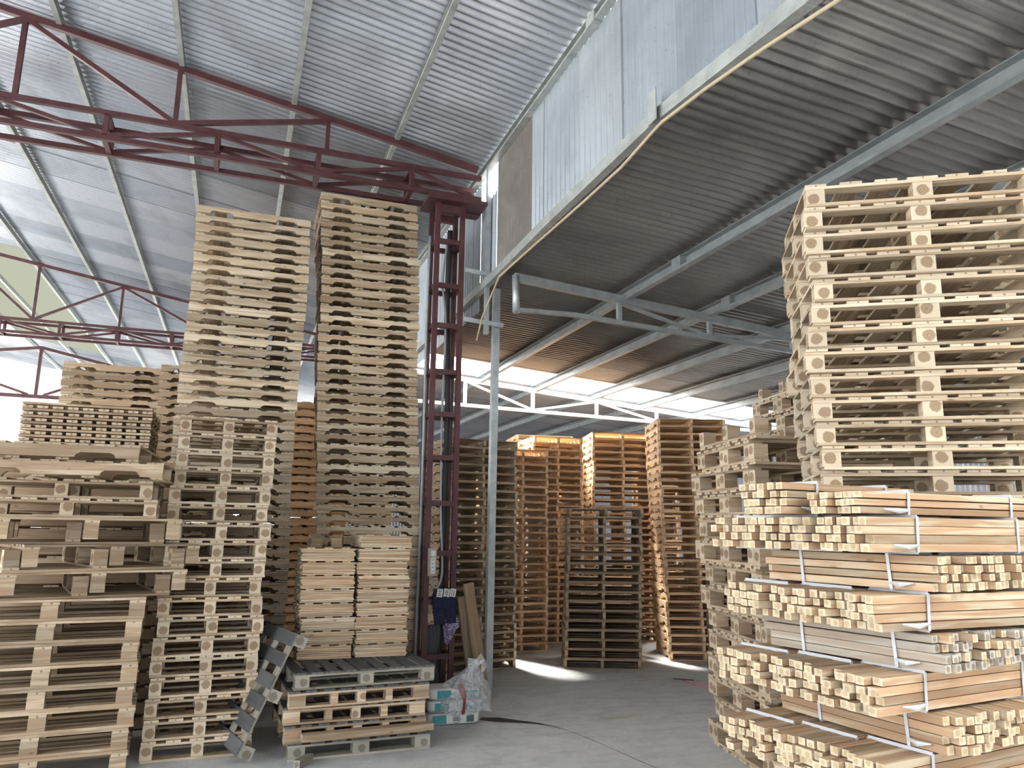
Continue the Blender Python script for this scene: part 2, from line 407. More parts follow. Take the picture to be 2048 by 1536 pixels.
# concrete floor
def floor_mat():
    m, nt, b = new_mat('concrete'); g = G(nt)
    tc = g.n('ShaderNodeTexCoord').outputs['Object']
    big = g.noise(tc, .7, 5, .5, .6); mid = g.noise(tc, 5, 6, .6, .65); fine = g.noise(tc, 60, 3)
    c = g.mix(g.ramp(big, [(.35, 0.0), (.65, 1.0)]), (.58, .59, .59), (.70, .70, .69))
    c = g.mix(g.math('MULTIPLY', g.ramp(mid, [(.48, 0.0), (.7, 1.0)]), .6), c, (.42, .43, .44))
    c = g.mix(g.math('MULTIPLY', g.ramp(mid, [(.25, 1.0), (.42, 0.0)]), .5), c, (.70, .70, .69))
    c = g.mix(g.math('MULTIPLY', fine, .25), c, (.30, .30, .30))
    wv = g.n('ShaderNodeTexNoise'); wv.inputs['Scale'].default_value = 2.2; wv.inputs['Detail'].default_value = 6
    mp = g.n('ShaderNodeMapping'); mp.inputs['Scale'].default_value = (1, 4, 1); mp.inputs['Rotation'].default_value = (0, 0, .5)
    nt.links.new(tc, mp.inputs[0]); nt.links.new(mp.outputs[0], wv.inputs['Vector'])
    c = g.mix(g.math('MULTIPLY', g.ramp(wv.outputs['Fac'], [(.5, 0.0), (.62, 1.0)]), .35), c, (.40, .41, .42))
    nt.links.new(c, b.inputs['Base Color']); b.inputs['Roughness'].default_value = .7
    g.bump(b, mid, .5, .02); return m
CONC = floor_mat()
slab('floor', (0, 12, -.1), (26, 46, .2), CONC)
yard = slab('floor_yard', (0, -31, -.12), (70, 40, .2), simple('yard_asphalt', (.075, .075, .072), .8, 0, (.06, .06, .06), 1))
yard.name = 'floor'
yard2 = slab('floor', (-6, 62, -.12), (90, 54, .2), simple('yard_concrete', (.26, .26, .25), .8, 0, (.22, .22, .22), 1))
yard3 = slab('floor', (-33, 12, -.12), (40, 46, .2), yard.data.materials[0])
# crack in the slab with a broken dark edge
CRACK = simple('crack_dark', (.035, .032, .03), .9)
def ribbon(name, pts, z, mat):
    vs = []; fs = []
    for i, (x, y, w) in enumerate(pts):
        q = pts[min(i + 1, len(pts) - 1)]; p = pts[max(i - 1, 0)]
        d = Vector((q[0] - p[0], q[1] - p[1], 0)).normalized(); n = Vector((-d.y, d.x, 0))
        vs += [(x + n.x * w, y + n.y * w, z), (x - n.x * w, y - n.y * w, z)]
    for i in range(len(pts) - 1): fs.append((2 * i, 2 * i + 1, 2 * i + 3, 2 * i + 2))
    me = bpy.data.meshes.new(name); me.from_pydata(vs, [], fs); me.materials.append(mat); me.update(); return me

# ------------------------------------------------------------------ beams and purlins
def purlin(x, z, y0, y1, w, h, label, group, mat=PURL, name='purlin', joints=()):
    e = empty(name, (x, y0, z)); tag(e, label, 'roof beam', group)
    m = MB(); m.box((0, (y1 - y0) / 2, 0), (w, y1 - y0, .006), 1, ends=False)       # C-section: web and two flanges
    m.box((0, (y1 - y0) / 2, h - .006), (w, y1 - y0, .006), 1, ends=False); m.box((w / 2 - .003, (y1 - y0) / 2, h / 2), (.006, y1 - y0, h), 1, ends=False)
    m.box((-w / 2 + .003, (y1 - y0) / 2, .012), (.006, y1 - y0, .02), 1, ends=False)
    link('channel', m.mesh('channel', [mat]), e)
    for j in joints:
        m = MB(); m.box((0, j - y0, h / 2 - .003), (w * 1.15, .16, h * 1.05), 1, ends=False); link('splice_plate', m.mesh('splice_plate', [mat]), e)
    return e
place_words = ['nearest the hanging wall', 'second from the hanging wall', 'third from the hanging wall', 'fourth from the hanging wall', 'fifth from the hanging wall', 'sixth from the hanging wall', 'seventh from the hanging wall', 'eighth from the hanging wall']
for i in range(8):
    x = 1.47 - 1.18 * i
    purlin(x, zh(x) - .12, -3.4, 33.8, .055, .09, 'grey steel purlin under the high roof, ' + place_words[i], 'purlins under the high roof', joints=(3.0 + i * .8, 9 + i))
purlin(2.60, ZE - .115, -3.4, 33.8, .07, .10, 'grey steel eave beam where high roof meets the hanging sheet wall', None, name='eave_beam', joints=(5.2,))
xs = [4.1, 5.2, 6.35, 7.5, 8.7, 9.9]
for i, x in enumerate(xs):
    purlin(x, zl(x) - .155, -3.4, 26.8, .075, .13, 'grey steel purlin under the low roof, ' + place_words[i], 'purlins under the low roof', mat=GREYST, joints=(6.3 + i * .7,))
# bent beam under the hanging wall: two channels meeting with a sag
e = empty('wall_bottom_beam', (2.62, 0, 4.6)); tag(e, 'pale grey sagging beam along the bottom edge of the hanging sheet wall', 'roof beam')
for a, b_ in (((2.60, -7.5, 4.02), (2.60, 2.7, 4.52)), ((2.60, 2.7, 4.52), (2.60, 4.25, 4.66)), ((2.60, 4.25, 4.66), (2.60, 6.2, 4.66)), ((2.60, 6.2, 4.66), (2.60, 7.8, 4.62)), ((2.60, 7.8, 4.62), (2.60, 13.0, 4.62))):
    m = MB(); m.bar(Vector(a) - Vector((2.62, 0, 4.6)), Vector(b_) - Vector((2.62, 0, 4.6)), .07, .10); link('beam_section', m.mesh('beam_section', [PURL]), e)

def bars(e, o, lst, mat):
    """lst of (part name, p, q, w, h)"""
    o = Vector(o)
    for nm, p, q, w, h in lst:
        m = MB(); m.bar(Vector(p) - o, Vector(q) - o, w, h); link(nm, m.mesh(nm, [mat]), e)
# red box girder + sloping roof truss at the column line
def red_truss(Y, x0, x1, posts, label_t, label_g, group, scale=1.0, zoff=0):
    zA, zB_, dy = 5.955 + zoff, 5.68 + zoff, .36
    o = (x1, Y, zB_)
    e = empty('roof_truss', o); tag(e, label_t, 'roof truss', group)
    top = lambda x: zh(x) - .14 + zoff
    L = [('top_chord', (x0, Y, top(x0)), (x1 - .05, Y, top(x1 - .05)), .06, .07)]
    for i, x in enumerate(posts):
        L.append(('post', (x, Y, zA + .026), (x, Y, top(x) - .034), .046, .05))
    for i in range(len(posts) - 1):
        a, b = posts[i], posts[i + 1]                                    # posts run from right to left
        if i % 2 == 0: L.append(('diagonal', (a, Y, top(a) - .03), (b, Y, zA + .02), .045, .05))
        else: L.append(('diagonal', (a, Y, zA + .02), (b, Y, top(b) - .03), .045, .05))
    bars(e, o, L, RED)
    g = empty('box_girder', (x1, Y, zB_)); tag(g, label_g, 'girder', group)
    L = []
    for yy, zz in ((Y, zA), (Y, zB_), (Y + dy, zA), (Y + dy, zB_)): L.append(('chord', (x0, yy, zz), (x1, yy, zz), .05, .055))
    xp = []; x = x1 - .85
    while x > x0: xp.append(x); x -= 1.07
    for i, x in enumerate(xp):
        for yy in (Y, Y + dy): L.append(('post', (x, yy, zA - .02), (x, yy, zB_ + .02), .05, .05))
        L.append(('strut', (x, Y + .02, zB_ - .002), (x, Y + dy - .02, zB_ - .002), .05, .04))
        L.append(('strut', (x, Y + .02, zA), (x, Y + dy - .02, zA), .05, .04))
        nx = xp[i + 1] if i + 1 < len(xp) else x0
        up = i % 2 == 0
        for yy in (Y, Y + dy): L.append(('lacing', (x, yy, zA - .02 if up else zB_ + .02), (nx, yy, zB_ + .02 if up else zA - .02), .04, .04))
    for yy in (Y, Y + dy): L.append(('lacing', (x1 - .1, yy, zB_ + .02), (xp[0], yy, zA - .02), .04, .04))
    bars(g, (x1, Y, zB_), L, RED)
red_truss(8.13, -4.6, 2.52, [.68, -.90, -2.37, -3.9], 'near red sloping roof truss running up left over the tall stacks', 'near red box girder resting on the lattice column', 'red trusses of the high bay')
red_truss(17.5, -12.0, 2.5, [.9, -.8, -2.6, -4.2, -5.8, -7.4], 'far red sloping roof truss behind the tall stack at left', 'far red box girder behind the tall stack at left', 'red trusses of the high bay', zoff=-.08)
# third truss: gable end of the far bay
o = (-5.9, 26, 5.5); e = empty('gable_truss', o); tag(e, 'distant dark gable truss at far left beyond the slatted stack', 'roof truss')
bars(e, o, [('top_chord', (-5.9, 26, 7.02), (-9.8, 26, 6.4), .07, .09), ('top_chord', (-5.9, 26, 7.02), (-2.0, 26, 6.2), .07, .09), ('bottom_chord', (-10, 26, 5.5), (-1.5, 26, 5.5), .08, .11),
            ('post', (-5.9, 26, 5.5), (-5.9, 26, 7.0), .08, .09), ('diagonal', (-6.1, 26, 5.55), (-9.0, 26, 6.5), .06, .07), ('diagonal', (-5.7, 26, 5.55), (-3.6, 26, 6.5), .06, .07)], RED)

# grey truss of the low bay
o = (2.7, 7.4, 4.1); e = empty('steel_truss', o); tag(e, 'dark grey steel truss under the low roof, beside the grey post', 'roof truss')
tz = lambda x: 4.50 - .0772 * (x - 2.7)
bz = lambda x: 4.14 - .05 * (x - 2.7)
L = [('top_chord', (2.7, 7.4, tz(2.7)), (XR - .05, 7.4, tz(XR)), .06, .09), ('bottom_chord', (2.75, 7.4, 4.13), (3.4, 7.4, 4.15), .05, .045), ('bottom_chord', (3.4, 7.4, 4.15), (XR - .05, 7.4, 3.72), .05, .05)]
vx = [3.99, 5.21, 6.43, 7.65, 8.87]
for i, x in enumerate(vx):
    zb = 4.15 - .047 * (x - 3.4)
    L.append(('post', (x, 7.4, zb + .02), (x, 7.4, tz(x) - .04), .05, .05))
    if i + 1 < len(vx):
        x2 = vx[i + 1]; zb2 = 4.15 - .047 * (x2 - 3.4)
        L.append(('diagonal', (x + .04, 7.4, tz(x) - .05), (x2 - .04, 7.4, zb2 + .02), .04, .035) if i % 2 == 0 else ('diagonal', (x + .04, 7.4, zb + .03), (x2 - .04, 7.4, tz(x2) - .05), .04, .035))
bars(e, o, L, GREYST)
m = MB(); m.tube([(.02, 0, .42), (.03, 0, .0)], .042, 20); c_ = link('end_tube', m.mesh('end_tube', [GALV], True), e); c_['label'] = 'bright galvanised end tube'
# white truss at the skylight strip
o = (3.0, 12.95, 3.95); e = empty('steel_truss', o); tag(e, 'white steel truss glowing below the bright roof gap', 'roof truss')
tw = lambda x: zl(x) - .14
bw_ = lambda x: 3.98 - .018 * (x - 3.2)
L = [('top_chord', (2.75, 12.95, tw(2.75)), (XR - .1, 12.95, tw(XR)), .06, .08), ('bottom_chord', (2.75, 12.95, bw_(2.75)), (XR - .1, 12.95, bw_(XR)), .06, .06)]
vx = [3.8, 5.13, 6.46, 7.79, 9.1]
for i, x in enumerate(vx):
    L.append(('post', (x, 12.95, bw_(x)), (x, 12.95, tw(x)), .055, .055))
    if i + 1 < len(vx):
        x2 = vx[i + 1]
        L.append(('diagonal', (x, 12.95, tw(x) - .03), (x2, 12.95, bw_(x2) + .02), .045, .04) if i % 2 == 0 else ('diagonal', (x, 12.95, bw_(x) + .02), (x2, 12.95, tw(x2) - .03), .045, .04))
bars(e, o, L, WHITEST)

# red lattice column
o = (2.16, 8.26, 0); e = empty('lattice_column', o); tag(e, 'dark red lattice steel column beside the tall pallet stack', 'column')
x0, x1, y0, y1 = 2.02, 2.32, 8.13, 8.44
x0, x1 = 2.0, 2.30
L = []
for x in (x0, x1):
    for y in (y0, y1): L.append(('leg', (x, y, .02), (x, y, 5.56), .055, .055))
zr = [.44, 1.0, 1.51, 2.05, 2.55, 3.04, 3.53, 4.07, 4.55, 5.09]
for k, z in enumerate(zr):
    for y in (y0, y1): L.append(('rung', (x0 + .03, y, z), (x1 - .03, y, z), .045, .055))
    for x in (x0, x1): L.append(('rung', (x, y0 + .03, z), (x, y1 - .03, z), .045, .05))
L += [('rung', (x0, y0, 5.50), (x1, y0, 5.50), .05, .09), ('rung', (x0, y1, 5.50), (x1, y1, 5.50), .05, .09)]
bars(e, o, L, RED)
m = MB(); m.box((0.06, 0, 5.60), (.72, .46, .05), 0, ends=False); link('cap_plate', m.mesh('cap_plate', [RED]), e)
m = MB(); m.box((0, 0, .011), (.44, .44, .02), 0, ends=False); link('base_plate', m.mesh('base_plate', [RED]), e)
m = MB(); m.box((.32, .1, 5.59), (.2, .1, .05), 0, ends=False); link('bracket', m.mesh('bracket', [RED]), e)

far = e.copy(); COL.objects.link(far); far.location = (2.16, 17.62, 0)
for ch in list(e.children):
    c2 = ch.copy(); COL.objects.link(c2); c2.parent = far
far['label'] = 'far red lattice column carrying the rear box girder behind the tall stacks'
# galvanised post with upper stub and cross brackets
o = (2.71, 8.12, 0); e = empty('steel_post', o); tag(e, 'galvanised grey steel post standing right of the red column', 'post')
bars(e, o, [('post_tube', (2.72, 8.12, .01), (2.74, 8.12, 4.58), .075, .085), ('upper_post', (2.60, 8.06, 4.0), (2.60, 8.06, 6.12), .05, .05)], GALV)
m = MB()
for k in range(20): m.box((-.045, -.03, 4.05 + k * .024), (.012, .03, .012), 0, ends=False)
link('screw_strip', m.mesh('screw_strip', [DARK]), e)
e2 = empty('cross_bracket', (2.5, 8.1, 4.7)); tag(e2, 'upper galvanised flat bracket between red column and grey post', 'bracket', 'brackets between column and post')
bars(e2, (2.5, 8.1, 4.7), [('plate', (2.33, 8.08, 4.76), (2.78, 8.03, 4.70), .03, .05)], GALV)
e2 = empty('cross_bracket', (2.5, 8.1, 4.15)); tag(e2, 'lower galvanised flat bracket between red column and grey post', 'bracket', 'brackets between column and post')
bars(e2, (2.5, 8.1, 4.15), [('plate', (2.33, 8.08, 4.16), (2.80, 8.03, 4.12), .03, .05)], GALV)

# loose things on the beam
m = MB(); m.tube([(2.57, -.5, 4.15), (2.57, 2.46, 4.33), (2.57, 3.03, 4.43), (2.57, 3.6, 4.51), (2.57, 4.12, 4.56), (2.57, 4.7, 4.50), (2.57, 5.3, 4.50), (2.57, 6.54, 4.52), (2.56, 7.5, 4.52), (2.5, 7.9, 4.15), (2.47, 8.0, 3.9)], .012, 6)
tag(link('rope', m.mesh('rope', [simple('rope_fibre', (.45, .38, .26), .9)], True)), 'thin brown rope hanging along the beam below the sheet wall', 'rope')
e = empty('wall_bracket', (2.56, 4.17, 4.60)); tag(e, 'small pale angle bracket sticking out of the sagging beam', 'bracket')
m = MB(); m.box((-.03, 0, .10), (.008, .11, .24), 2, ends=False); m.box((0.0, .05, .10), (.06, .008, .24), 2, ends=False); link('plate', m.mesh('plate', [PURL]), e)

# ------------------------------------------------------------------ PALLET STACKS
# E and F: the two very tall stacks of notched pallets left of the column
hN = .1105
vE = [k_notched(1.2, 1.0, hN, T['pale']) for _ in range(4)]
vF = [k_notched(1.13, 1.0, hN, T['pale' if k % 2 else 'tan'], n=8) for k in range(4)]
EX, EY = cornerpos((-.63, 8.37), 0, 1.2, 1.0)
stack('notched_pallet', vE, 47, hN, (EX, EY), 0, 'notched pallets of the tall stack left of the column stack', 'pale arch-notched pallet, {} of the tall stack behind the block pallets', jit=.008, wave=.018, jrot=.5)
FK = [(0, .86, 8.55, -7), (1.8, .86, 8.55, -7), (2.6, .80, 8.52, -5), (3.5, .75, 8.48, -4), (4.4, .75, 8.44, -2), (5.7, .665, 8.42, -1)]
for i in range(50):
    z = i * (hN + .0018)
    for a, b in zip(FK, FK[1:]):
        if a[0] <= z <= b[0]:
            t = (z - a[0]) / (b[0] - a[0]); v_ = [a[k] + (b[k] - a[k]) * t for k in (1, 2, 3)]
    c = cornerpos((v_[0] + rnd(-.01, .01), v_[1] + rnd(-.005, .005)), v_[2], 1.13 + 0 * z, 1.0)
    place(vF[i % 4], (c[0], c[1], z), (0, 0, math.radians(v_[2] + rnd(-.5, .5))), 'pale arch-notched pallet, %s of the tallest stack beside the red column' % ordw(50 - i), 'notched pallets of the tall stack beside the red column', name='notched_pallet')
vF3 = [k_notched(1.2, 1.0, hN, T['orange']) for _ in range(2)]
stack('notched_pallet', vF3, 31, hN, (.82, 10.9), 0, 'notched pallets of the stack in the gap', 'tan notched pallet, {} of the stack seen between the two tall stacks', jit=.01)
# C and its narrow neighbour
CX, CY = cornerpos((-2.21, 10.82), 0, 1.2, 1.0)
vC = [k_notched(1.2, 1.0, .112, T['tan']) for _ in range(2)]
stack('notched_pallet', vC, 34, .112, (CX, CY), 0, 'notched pallets of the rear left stack', 'tan notched pallet, {} of the stack rising behind the slatted panels', jit=.008, first=24, lean=(.02, 0))
stack('notched_pallet', vC, 34, .112, (-.42, 11.0), 0, 'notched pallets of the narrow rear stack', 'tan notched pallet, {} of the narrow stack between slatted panels and tall stack', jit=.008, first=14)
# D slatted panels
vD = [k_panel(1.2, .9, .066, T['tan']) for _ in range(3)]
DX, DY = cornerpos((-2.09, 8.75), 0, 1.2, .9)
stack('deck_panel', vD, 45, .066, (DX, DY), 0, 'slatted deck panels stacked at the left', 'brown slatted deck panel, {} of the low-slatted stack at far left', jit=.006, jrot=.3, first=29)
# pallets that carry the ones in view; the last stack only closes bright gaps
def hidden(W, D, h, n, x, y, z0=0, lab=''):
    hid = MB()
    for i in range(n):
        for yy in (-D / 2 + .03, 0, D / 2 - .03): hid.box((x, y + yy, z0 + i * h + h * .47), (W, .05, h * .74), 0)
        for k in range(5): hid.box((x - W / 2 + .06 + (W - .12) * k / 4, y, z0 + i * h + h * .9), (.12, D, h * .15), 1)
    tag(link('support_or_backing_pallets', hid.mesh('support_or_backing_pallets', T['tan'])), lab, 'pallets', kind='stuff')
hidden(1.2, 1.0, .1126, 24, CX, CY, lab='tan pallets low in the rear left stack, hidden by the front pile')
hidden(1.2, 1.0, .1126, 14, -.42, 11.0, lab='tan pallets low in the narrow rear stack, hidden by the front stacks')
hidden(1.2, .9, .0666, 29, DX, DY, lab='tan panels low in the slatted stack, hidden by the front pile')

hidden(1.9, .8, .125, 19, -1.45, 8.15, lab='tan pallets added behind the left pile to close bright gaps, mostly hidden')  # added stack, keeps the bright background from showing through the left pile
back = MB()  # added occluder row, hides bright far ground that showed between the stacks
for bx_ in (-3.4, -2.0, -.6, .8, 2.1):
    for i in range(24):
        for yy in (-.45, 0, .45): back.box((bx_, 14.2 + yy, i * .113 + .052), (1.2, .05, .085), 0)
        for k in range(5): back.box((bx_ - .54 + 1.08 * k / 4, 14.2, i * .113 + .102), (.13, 1.0, .017), 1)
tag(link('gap_blocker_pallets', back.mesh('gap_blocker_pallets', T['tan'])), 'tan pallets added as a far back row to block bright gaps between stacks', 'pallets', kind='stuff')
# B: block pallets with ringed blocks
hB = .150
vB = [k_block(.8, .8, hB, T['pale'], n=5, t=.018, bw=.088, bd=.10) for _ in range(4)]
vB2 = [k_block(.8, .8, hB, T['tan'], n=5, t=.018, bw=.088, bd=.10) for _ in range(2)]
BX, BY = cornerpos((-.51, 6.71), 3, .8, .8)
stack('block_pallet', vB + vB2, 18, hB, (BX, BY), 2, 'block pallets of the ringed stack', 'cream block pallet showing ringed block ends, {} of the stack before the tall stack', lean=(.03, .25), jit=.02, jrot=2.0)

# A: foreground left pile
hA = .154
vA = [k_block(1.25, 1.0, hA, T['tan'], n=8, t=.02, bw=.095, bd=.11, turn=True, cross=True) for _ in range(3)]
AX, AY = cornerpos((-1.84, 6.45), 4, 1.25, 1.0)
stack('block_pallet', vA, 8, hA, (AX, AY), 4, 'block pallets in the lower left pile', 'long-slatted block pallet, {} of the lower part of the left pile', lean=(.02, 0), jit=.02, jrot=1.2)
zA0 = 8 * (hA + .0006)
tA = .018; hAn = .197 - 4 * tA - .001 + 2 * tA
vAn = [k_block(1.25, 1.0, hAn, T['tan'], n=8, t=tA, bw=.09, bd=.10, runners=False, turn=True) for k in range(2)]
vAi = [flip(k_block(1.25, 1.0, hAn, T['tan' if k else 'brown'], n=8, t=tA, bw=.09, bd=.10, runners=False, turn=True), hAn) for k in range(2)]
z = zA0; yaws = [14, 22, 9, 17, 5, 12, 3]; offs = [(.10, .02), (.14, .05), (.06, .0), (.16, .05), (.04, .03), (.1, 0), (.02, 0)]
for i in range(3):
    a_ = math.radians(yaws[i]); x_, y_ = AX + offs[i][0], AY + offs[i][1] + .02
    place(vAi[i % 2], (x_, y_, z), (0, 0, a_), 'brown block pallet lying askew, %s of the skewed middle part of the left pile' % ordw(6 - 2 * i), 'askew pallets in the left pile', name='block_pallet')
    place(vAn[i % 2], (x_ + .115 * math.cos(a_), y_ + .115 * math.sin(a_), z + 2 * tA + .0005), (0, 0, a_), 'brown block pallet lying askew, %s of the skewed middle part of the left pile' % ordw(5 - 2 * i), 'askew pallets in the left pile', name='block_pallet')
    z += .1975
vAr = [k_block(1.25, 1.0, .143, T['tan'], n=8, t=.017, bw=.09, bd=.10) for _ in range(2)]
for i in range(2):
    place(vAr[i], (AX + [.04, .02][i], AY + .02, z), (0, 0, math.radians([3, 0][i])), ['lower', 'upper'][i] + ' of two brown pallets with ringed blocks directly under the wide notched pallets', 'ringed pallets in the left pile', name='block_pallet')
    z += .1436
vAt = [k_notched(1.35, 1.1, .125, T['tan'], n=8, t=.015)]
place(vAt[0], (-.50 - .675, 6.78, z), (0, 0, math.radians(-2)), 'wide brown pallet with two arched notches, second from the top of the left pile', 'wide notched pallets on the left pile', name='notched_pallet')
vAt2 = [k_notched(1.35, 1.1, .122, T['tan'], n=8, t=.018)]
place(vAt2[0], (-.66 - .675, 6.76, z + .1256), (0, 0, math.radians(-3)), 'wide brown pallet with two arched notches, topmost of the left pile', 'wide notched pallets on the left pile', name='notched_pallet')

# O..T: back stacks of the low bay, seen from their ends
def endstack(lab, grp, L, yaw, W, D, n, h, tonek, lean=(0, 0), jit=.012, wave=0, jrot=1.0, variants=2, nt=6):
    v = [k_notched(D, W, h, T[tonek], n=nt, t=.016, side=True, inset=.0) for _ in range(variants)]
    c = cornerpos(L, yaw, W, D)
    stack('stringer_pallet', v, n, h, c, yaw, grp, lab, lean=lean, jit=jit, wave=wave, jrot=jrot)
endstack('brown stringer pallet, {} of the stack behind the grey post', 'stringer pallets behind the grey post', (2.62, 9.5), 8, 1.0, 1.0, 26, .113, 'tan', lean=(-.02, 0))
endstack('orange stringer pallet, {} of the stack right of the grey post', 'stringer pallets right of the grey post', (3.70, 10.75), 2, .84, 1.0, 26, .114, 'orange', lean=(0, 0))
endstack('light stringer pallet, {} of the sunlit stack behind the orange one', 'stringer pallets of the second sunlit stack', (4.58, 11.5), -4, .86, .95, 29, .113, 'orange', lean=(0, 0))
endstack('light stringer pallet, {} of the sunlit stack behind the central free stack', 'stringer pallets of the third sunlit stack', (5.62, 11.42), -14, 1.05, .9, 30, .113, 'orange', lean=(0, 0))
endstack('dark brown stringer pallet, {} of the free-standing central stack', 'stringer pallets of the free central stack', (4.20, 9.42), -22, 1.0, .95, 17, .121, 'brown', lean=(.06, 0), jit=.012)
endstack('light stringer pallet, {} of the rearmost stack between the sunlit stacks', 'stringer pallets of the rearmost stack', (4.9, 13.2), -8, 1.1, 1.0, 31, .113, 'orange')
endstack('light stringer pallet, {} of the rear stack behind the tall dark stack', 'stringer pallets of the rear right stack', (7.3, 12.6), -14, 1.2, 1.0, 30, .113, 'orange')
endstack('brown stringer pallet, {} of the tall dark stack right of the central stack', 'stringer pallets of the tall dark stack', (5.86, 9.55), -20, 1.0, 1.0, 30, .113, 'orange', lean=(-.10, 0))
endstack('brown stringer pallet, {} of the low dark stack at the right block pile', 'stringer pallets beside the right block pile', (6.0, 8.50), -20, .9, .72, 15, .113, 'brown')

# U: nested block pallets on the right, their short side facing left
def nested(lab, grp, near0, near1, az, Dl, Wd, n, lv, tonek, top_single=True):
    t = .019; hb = lv - 4 * t - .001
    a = [k_block(Dl, Wd, hb + 2 * t, T[tonek], n=7, t=t, bw=.088, bd=.11, runners=False) for _ in range(3)]     # upright: slats on top, blocks down
    b = [flip(k_block(Dl, Wd, hb + 2 * t, T[tonek], n=7, t=t, bw=.088, bd=.11, runners=False, shiftx=0), hb + 2 * t) for _ in range(3)]
    yaw = az + 180
    tot = 2 * n - (1 if top_single else 0)
    for i in range(n):
        f = i / (n - 1)
        nx = near0[0] + (near1[0] - near0[0]) * f + rnd(-.02, .02); ny = near0[1] + (near1[1] - near0[1]) * f + rnd(-.02, .02)
        yw = yaw + rnd(-2.2, 2.2); ar = math.radians(yw)
        cx = nx - math.cos(ar) * Dl / 2 - math.sin(ar) * Wd / 2; cy = ny - math.sin(ar) * Dl / 2 + math.cos(ar) * Wd / 2
        z = i * lv
        place(b[i % 3], (cx, cy, z), (0, 0, ar), lab.format(ordw(tot - 2 * i)), grp, name='block_pallet')
        if i == n - 1 and top_single: break
        sx = .098 if i % 2 == 0 else -.098
        place(a[(i + 1) % 3], (cx + math.cos(ar) * -abs(sx) - 0 * math.sin(ar), cy - math.sin(ar) * abs(sx), z + 2 * t + .0005), (0, 0, ar + math.radians(rnd(-.2, .2))), lab.format(ordw(tot - 2 * i - 1)), grp, name='block_pallet')
nested('tan block pallet nested with its neighbour, {} of the right-hand block pile', 'nested block pallets of the right pile', (3.85, 4.85), (3.55, 4.55), 79, 1.02, 1.1, 14, .190, 'tan')
nested('tan block pallet, {} of the pile behind the right-hand block pile', 'block pallets behind the right pile', (5.38, 6.05), (5.36, 6.0), 79, 1.0, 1.1, 18, .190, 'tan')

# V: the big open block stack at the upper right
hV = .133
vV = [k_block(1.22, .85, hV, T['pale'], n=7, t=.0165, bw=.10, bd=.085, turn=False) for _ in range(4)]
def vstack():
    n = 28
    for i in range(n):
        f = (i * hV - 2.15) / 1.72
        x = 3.065 + (2.90 - 3.065) * f; y = 3.358 + (3.15 - 3.358) * f
        if i in (20, 21): x -= .03
        x += rnd(-.018, .018) + .02 * math.sin(i * .9); y += rnd(-.012, .012)
        yw = -31 - 3.0 * (1 - f) + rnd(-.9, .9)
        if i < 14: x, y, yw = 3.10 + rnd(-.01, .01), 3.40, -34 + rnd(-.5, .5)
        c = cornerpos((x, y), yw, 1.22, .85)
        place(vV[i % 4], (c[0], c[1], i * (hV + .0006)), (0, 0, math.radians(yw)), 'pale open block pallet, %s of the tall stack behind the tied timber' % ordw(n - i), 'block pallets of the tall right stack', name='block_pallet')
vstack()

# H: low worn pile in front of the column, with grey slats
hH = .128
HX, HY = cornerpos((.50, 6.42), 3, 1.14, .85)
vH = [k_block(1.14, .85, hH, T['tan'], n=9, t=.016, bd=.09, slatm=T['slate'], five=True) for _ in range(3)]
labs = ['worn pallet on the floor, lowest of the low pile before the red column', 'wide-block pallet, second from the floor in the low pile before the red column', 'wide-block pallet with a ringed centre block, middle of the low pile', 'grey-slatted pallet, fourth from the floor in the low pile before the column', 'grey-slatted pallet carrying the stacks of short boards']
vH0 = k_block(1.14, .85, hH, T['grey'], n=7, t=.016, bd=.12, bw=.13, slatm=T['slate'])
vH4 = k_block(1.16, .85, hH, T['grey'], n=9, t=.016, bd=.10, bw=.11, slatm=T['slate'])
for i, k in enumerate([vH0, vH[0], vH[1], vH[2], vH4]):
    place(k, (HX + [.04, 0, -.0, .01, .05][i], HY + [0, -.0, .02, -.01, .04][i], i * (hH + .0006)), (0, 0, math.radians([2, 3, 1, 4, 5][i])), labs[i], 'pallets of the low worn pile', name='block_pallet')
ZH = 5 * (hH + .0006)
m = MB(); m.box((0, 0, 0), (1.05, .09, .05), 0)
tag(link('loose_plank', m.mesh('loose_plank', T['tan']), None, (HX + .1, HY - .50, .19), (0, 0, math.radians(4))), 'loose pale plank leaning on the front of the low worn pile', 'plank')
for k, (dx, rz, rx, lb) in enumerate([(-.40, 55, 10, 'grey broken block lying at the left foot of the low worn pile')]):
    m = MB(); m.box((0, 0, .035), (.20, .05, .05), 0)
    tag(link('wood_offcut', m.mesh('wood_offcut', T['grey']), None, (HX + dx, HY - .56, .0), (0, 0, math.radians(rz))), lb, 'offcut')

# I: pallet standing tilted between stack B and the low pile
vI = k_block(.95, .80, .125, T['grey'], n=6, t=.016, bw=.09, bd=.11, slatm=T['slate'], runners=False)
e = place(vI, (.36, 6.86, .46), (0, 0, 0), 'grey pallet tilted on its edge between the ringed stack and the low pile', None, name='block_pallet')
e.rotation_euler = (math.radians(0), math.radians(-65), math.radians(14))

